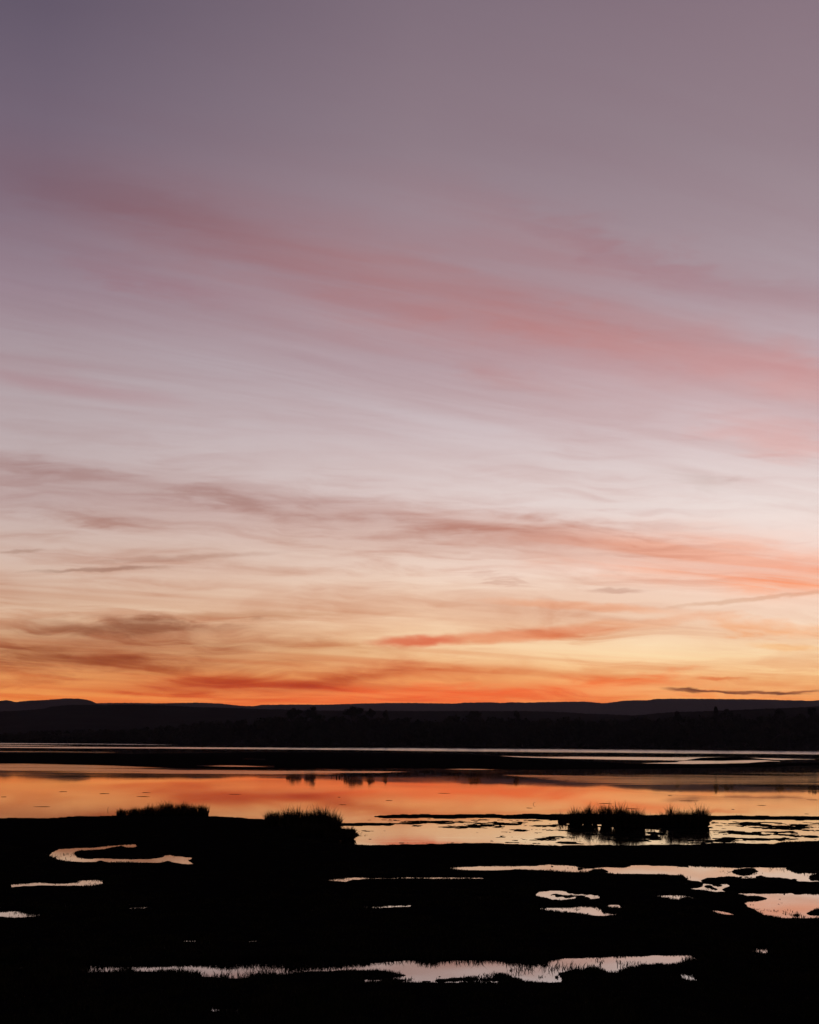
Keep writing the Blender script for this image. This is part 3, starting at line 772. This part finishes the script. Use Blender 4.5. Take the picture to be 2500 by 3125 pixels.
post('leaning post stump fourth from the left in the lake row', 1041.5, 2374.5, 2366.5, 2.2, GP, 0.15)
post('tallest post stump standing in the lake row', 1053, 2374.5, 2362, 2.8, GP)
post('short post stump close against the tallest one in the lake', 1056.5, 2374.5, 2367, 2.6, GP, -0.1)
post('low post stump at the right end of the lake row', 1064, 2374, 2369, 3.2, GP)
post('tallest tiny post on the far right water bar', 2298.5, 2303, 2297, 1.5, GQ)
post('second tiny post on the far right water bar', 2305, 2303, 2300, 1.2, GQ)
post('third tiny post on the far right water bar', 2310, 2303, 2299.5, 1.2, GQ)
post('rightmost of the four tiny posts on the bar', 2316, 2303, 2299, 1.2, GQ)
post('left of the two lone posts near the far right shore', 2442, 2298, 2293, 1.1, GQ)
post('right of the two lone posts near the far right shore', 2448, 2298, 2293, 1.1, GQ)

def twig(label, px, py, s, kx):
    p = ground(px, py); q = p[1] / FPX
    m = MB()
    m.tube([(0, 0, -0.1), (0.15 * s * q * kx, 0, 0.45 * s * q), (0.5 * s * q * kx, 0, 0.8 * s * q), (0.95 * s * q * kx, 0, 0.62 * s * q)], [0.012, 0.011, 0.009, 0.005], 5)
    o = m.build('bent_twig', M_WOOD); o.location = (p[0], p[1], 0)
    tag(o, label, 'twig', 'bent twigs poking out of the lake')
twig('bent twig poking from the lake left of the right bank', 1627, 2455, 8, 1)
twig('bent twig poking from the lake above the right hand hump', 2124, 2453, 6, -1)
twig('upright twig in the water by the left shore', 329, 2473, 12, 0.25)

def fleck(label, px, py, w, hpx=2.2):
    p = ground(px, py); D = p[1]; rx = w * 0.40 * D / FPX; hpx *= 0.6
    ry = max(hpx * 0.5 * D / (py - 2262), 0.1)
    lr = np.random.default_rng(int(px * 3 + py)); k = 22; v = []; f = []
    ph = lr.random(6) * 6.28
    for rr, zz in ((1.0, -0.02), (0.93, 0.006), (0.5, 0.014)):
        for i in range(k):
            a = 2 * math.pi * i / k
            q = rr * (1 + 0.25 * math.sin(2 * a + ph[0]) + 0.18 * math.sin(3 * a + ph[1]) + 0.12 * math.sin(5 * a + ph[2]) + 0.08 * lr.normal())
            v.append((q * rx * math.cos(a), q * ry * math.sin(a), zz))
    for j in range(2):
        for i in range(k):
            a, b = j * k + i, j * k + (i + 1) % k; f.append((a, b, b + k, a + k))
    f.append(tuple(range(2 * k, 3 * k)))
    o = make_obj('weed_mat', v, f, M_WEED); o.location = (p[0], p[1], 0)
    tag(o, label, 'weed', 'small weed mats on the open lake')
for a in [
    ('small weed mat at the far left edge of the lake', 12, 2432, 20),
    ('small weed mat second from the left on the lake', 192, 2416, 28),
    ('long thin weed mat above the left rush clump', 318, 2422, 44),
    ('short weed mat upper of two above the left rush clump', 445, 2419, 28),
    ('longest weed mat lower of two above the left rush clump', 437, 2431, 52),
    ('faint weed mat low on the water left of the left rush clump', 130, 2462, 66, 1.4),
    ('weed mat floating above the middle rush clump', 716, 2424, 38, 1.8),
    ('tiny weed mat above the right end of the middle clump', 1035, 2433, 8),
    ('weed mat right of the middle clump near the sand bar', 1046, 2456, 22),
    ('weed mat in mid lake right of the middle clump', 1187, 2443, 22),
    ('weed mat alone in the middle of the orange lake', 1355, 2421, 38, 1.6),
    ('weed mat high in the red part of the lake', 1552, 2392, 32),
    ('weed mat beside the bent twig in mid lake', 1615, 2466, 20),
    ('long weed mat above the fan shaped tussock', 1848, 2452, 46, 2.4),
    ('long weed mat just above the centre clump of the right bank', 1928, 2468, 42, 2.4),
    ('short weed mat above the slender tall tussock', 2045, 2428, 16),
    ('faint long weed mat above the right hand hump', 2105, 2444, 64, 1.5),
    ('tiny weed mat close to the right end of the right bank', 2237, 2470, 10),
    ('thin weed mat right of the right bank', 2325, 2458, 26, 1.5),
    ('weed mat at the right edge of the lake', 2480, 2441, 30),
    ('small dark weed mat on the shore line at the right', 2462, 2484, 12),
]: fleck(*a)

# ------------------------------------------------------------------ far woodland and the trees that stand out of it
def crown_tris(lr, blobs, leaf, per):
    V = []; 
    for (cx, cy, cz, rx, ry, rz) in blobs:
        n = per
        d = lr.normal(size=(n, 3)); d /= np.linalg.norm(d, axis=1)[:, None]
        q = lr.random(n) ** 0.45
        c = np.array([cx, cy, cz]) + d * q[:, None] * np.array([rx, ry, rz])
        u = lr.normal(size=(n, 3)); u /= np.linalg.norm(u, axis=1)[:, None]
        w = lr.normal(size=(n, 3)); w /= np.linalg.norm(w, axis=1)[:, None]
        s = leaf * (0.5 + lr.random(n))[:, None]
        V.append(np.stack([c - u * s, c + u * s * 0.8 - w * s * 0.3, c + w * s], 1))
    V = np.concatenate(V).reshape(-1, 3)
    return V, np.arange(len(V)).reshape(-1, 3)

TOPL = [(-1500, 2246), (-600, 2240), (0, 2237), (150, 2229), (350, 2224), (500, 2213), (600, 2203), (750, 2192), (850, 2181), (950, 2182), (1080, 2178), (1250, 2184), (1400, 2183), (1600, 2188), (1800, 2190), (2000, 2184), (2200, 2179), (2400, 2170), (2500, 2165), (3000, 2158), (4000, 2150)]
def woodland():
    lr = np.random.default_rng(5); Vs, Fs, off = [], [], 0
    for band, (dd, frac, cnt) in enumerate([(14, 0.45, 260), (45, 0.75, 260), (90, 0.97, 330)]):
        for i in range(cnt):
            px = -900 + 4300 * (i + lr.random()) / cnt
            x0, y0 = ground(px, float(np.interp(px, [-2500, -1200, 0, 500, 900, 1250, 1900, 2500, 3500], [2251, 2258, 2267, 2271, 2277, 2281, 2286.5, 2292, 2301])))
            D = y0 + dd * (0.6 + 0.8 * lr.random())
            H = at_depth(px, np.interp(px, [p[0] for p in TOPL], [p[1] for p in TOPL]), D)[2] * frac
            H = max(2.5, H * (0.86 + 0.2 * lr.random())); x = x0 * D / y0
            wd = max(3.5, H * 0.30)
            bl = [(x, D, H * 0.45, wd * 1.1, wd, H * 0.45)]
            for b in range(4):
                bl.append((x + lr.normal() * wd * 0.6, D + lr.normal() * wd * 0.5, H * (0.6 + 0.3 * lr.random()), wd * 0.5, wd * 0.5, H * 0.12))
            V, F = crown_tris(lr, bl, 1.3, 55)
            V[:, 2] = np.maximum(V[:, 2], 0.3)
            Vs.append(V); Fs.append(F + off); off += len(V)
    tag(make_obj('far_woodland', np.concatenate(Vs), np.concatenate(Fs), M_LEAF), 'dark belt of trees along the far shore', 'woodland', kind='stuff')
woodland()

def tree(label, px, top_py, w_px, D, style):
    D = float(np.interp(px, np.array([0, 500, 900, 1250, 1900, 2500]), [ground(a_, b_)[1] for a_, b_ in ((0, 2267), (500, 2271), (900, 2277), (1250, 2281), (1900, 2286.5), (2500, 2292))])) + D
    x, y, zt = at_depth(px, top_py, D); H = zt - 0.5
    lr = np.random.default_rng(int(px)); w = w_px * 0.5 * D / FPX
    root = empty('eucalypt_tree', (x, y, 0.5)); tag(root, label, 'tree', 'trees standing above the far wood')
    m = MB(); lean = lr.normal() * 0.03 * H
    m.tube([(0, 0, -0.5), (lean * 0.3, 0, H * 0.35), (lean, 0, H * 0.72), (lean * 1.2, 0, H * 0.9)], [H * 0.022, H * 0.018, H * 0.011, H * 0.004], 8)
    bl = []
    nb = {'round': 9, 'umbrella': 8, 'tuft': 5}[style]
    for i in range(nb):
        a = 2 * math.pi * i / nb + lr.random(); q = w * (0.35 + 0.5 * lr.random())
        if style == 'round': z = H * (0.55 + 0.36 * lr.random())
        elif style == 'umbrella': z = H * (0.80 + 0.12 * lr.random()); q = w * (0.3 + 0.6 * lr.random())
        else: z = H * (0.74 + 0.18 * lr.random()); q *= 0.7
        bx, by = lean + q * math.cos(a), q * math.sin(a)
        m.tube([(lean * 0.6, 0, z * 0.62), (lean * 0.8 + (bx - lean) * 0.55, by * 0.55, z * 0.85), (bx, by, z)], [H * 0.009, H * 0.006, H * 0.002], 5)
        bl.append((bx, by, z, w * 0.42, w * 0.42, H * (0.05 if style == 'umbrella' else 0.08)))
    bl.append((lean * 1.2, 0, H * 0.93, w * 0.4, w * 0.4, H * 0.055))
    m.build('trunk', M_BARK, root)
    V, F = crown_tris(lr, bl, 0.75, 130)
    make_obj('crown', V, F, M_LEAF, root)
for a in [
    ('broad round tree left of the pair above the far wood', 893, 2159, 46, 75, 'round'),
    ('tall round crowned tree second from left above the far wood', 960, 2154, 50, 75, 'round'),
    ('tallest umbrella crowned tree at the centre of the far wood', 1080, 2153, 62, 75, 'umbrella'),
    ('small flat topped tree right of the umbrella crowned tree', 1135, 2161, 26, 75, 'umbrella'),
    ('little tufted tree far right of the umbrella crowned tree', 1176, 2166, 22, 75, 'tuft'),
    ('wide dark tree right of centre in the far wood', 1453, 2168, 56, 75, 'round'),
    ('narrow tree right of the wide dark tree in the far wood', 1570, 2167, 34, 75, 'round'),
    ('spindly tree with a high tuft on the right of the far wood', 2190, 2155, 22, 75, 'tuft'),
    ('bushy tree beside the spindly tree in the far wood', 2212, 2161, 44, 75, 'round'),
    ('round tree near the right edge of the far wood', 2378, 2160, 36, 75, 'round'),
    ('tree at the right edge of the far wood', 2482, 2156, 40, 75, 'round'),
    ('thin tufted tree on the slope left of the spindly tree', 2066, 2168, 24, 75, 'tuft'),
]: tree(*a)

# ------------------------------------------------------------------ haze
def haze():
    m = bpy.data.materials.new('haze'); m.use_nodes = True; t = m.node_tree; t.nodes.clear()
    o = t.nodes.new('ShaderNodeOutputMaterial'); p = t.nodes.new('ShaderNodeVolumePrincipled')
    p.inputs['Color'].default_value = (0.74, 0.70, 0.92, 1); p.inputs['Density'].default_value = HAZE
    p.inputs['Anisotropy'].default_value = 0.7
    t.links.new(p.outputs[0], o.inputs['Volume'])
    x0, x1, y0, y1, z0, z1 = -9000, 9000, -300, 14000, -3, 300
    v = [(x, y, z) for z in (z0, z1) for y in (y0, y1) for x in (x0, x1)]
    f = [(0, 2, 3, 1), (4, 5, 7, 6), (0, 1, 5, 4), (2, 6, 7, 3), (0, 4, 6, 2), (1, 3, 7, 5)]
    tag(make_obj('haze', v, f, m), 'thin evening haze over the lake and hills', 'haze', kind='stuff')
HAZE = 1.3e-5
haze()
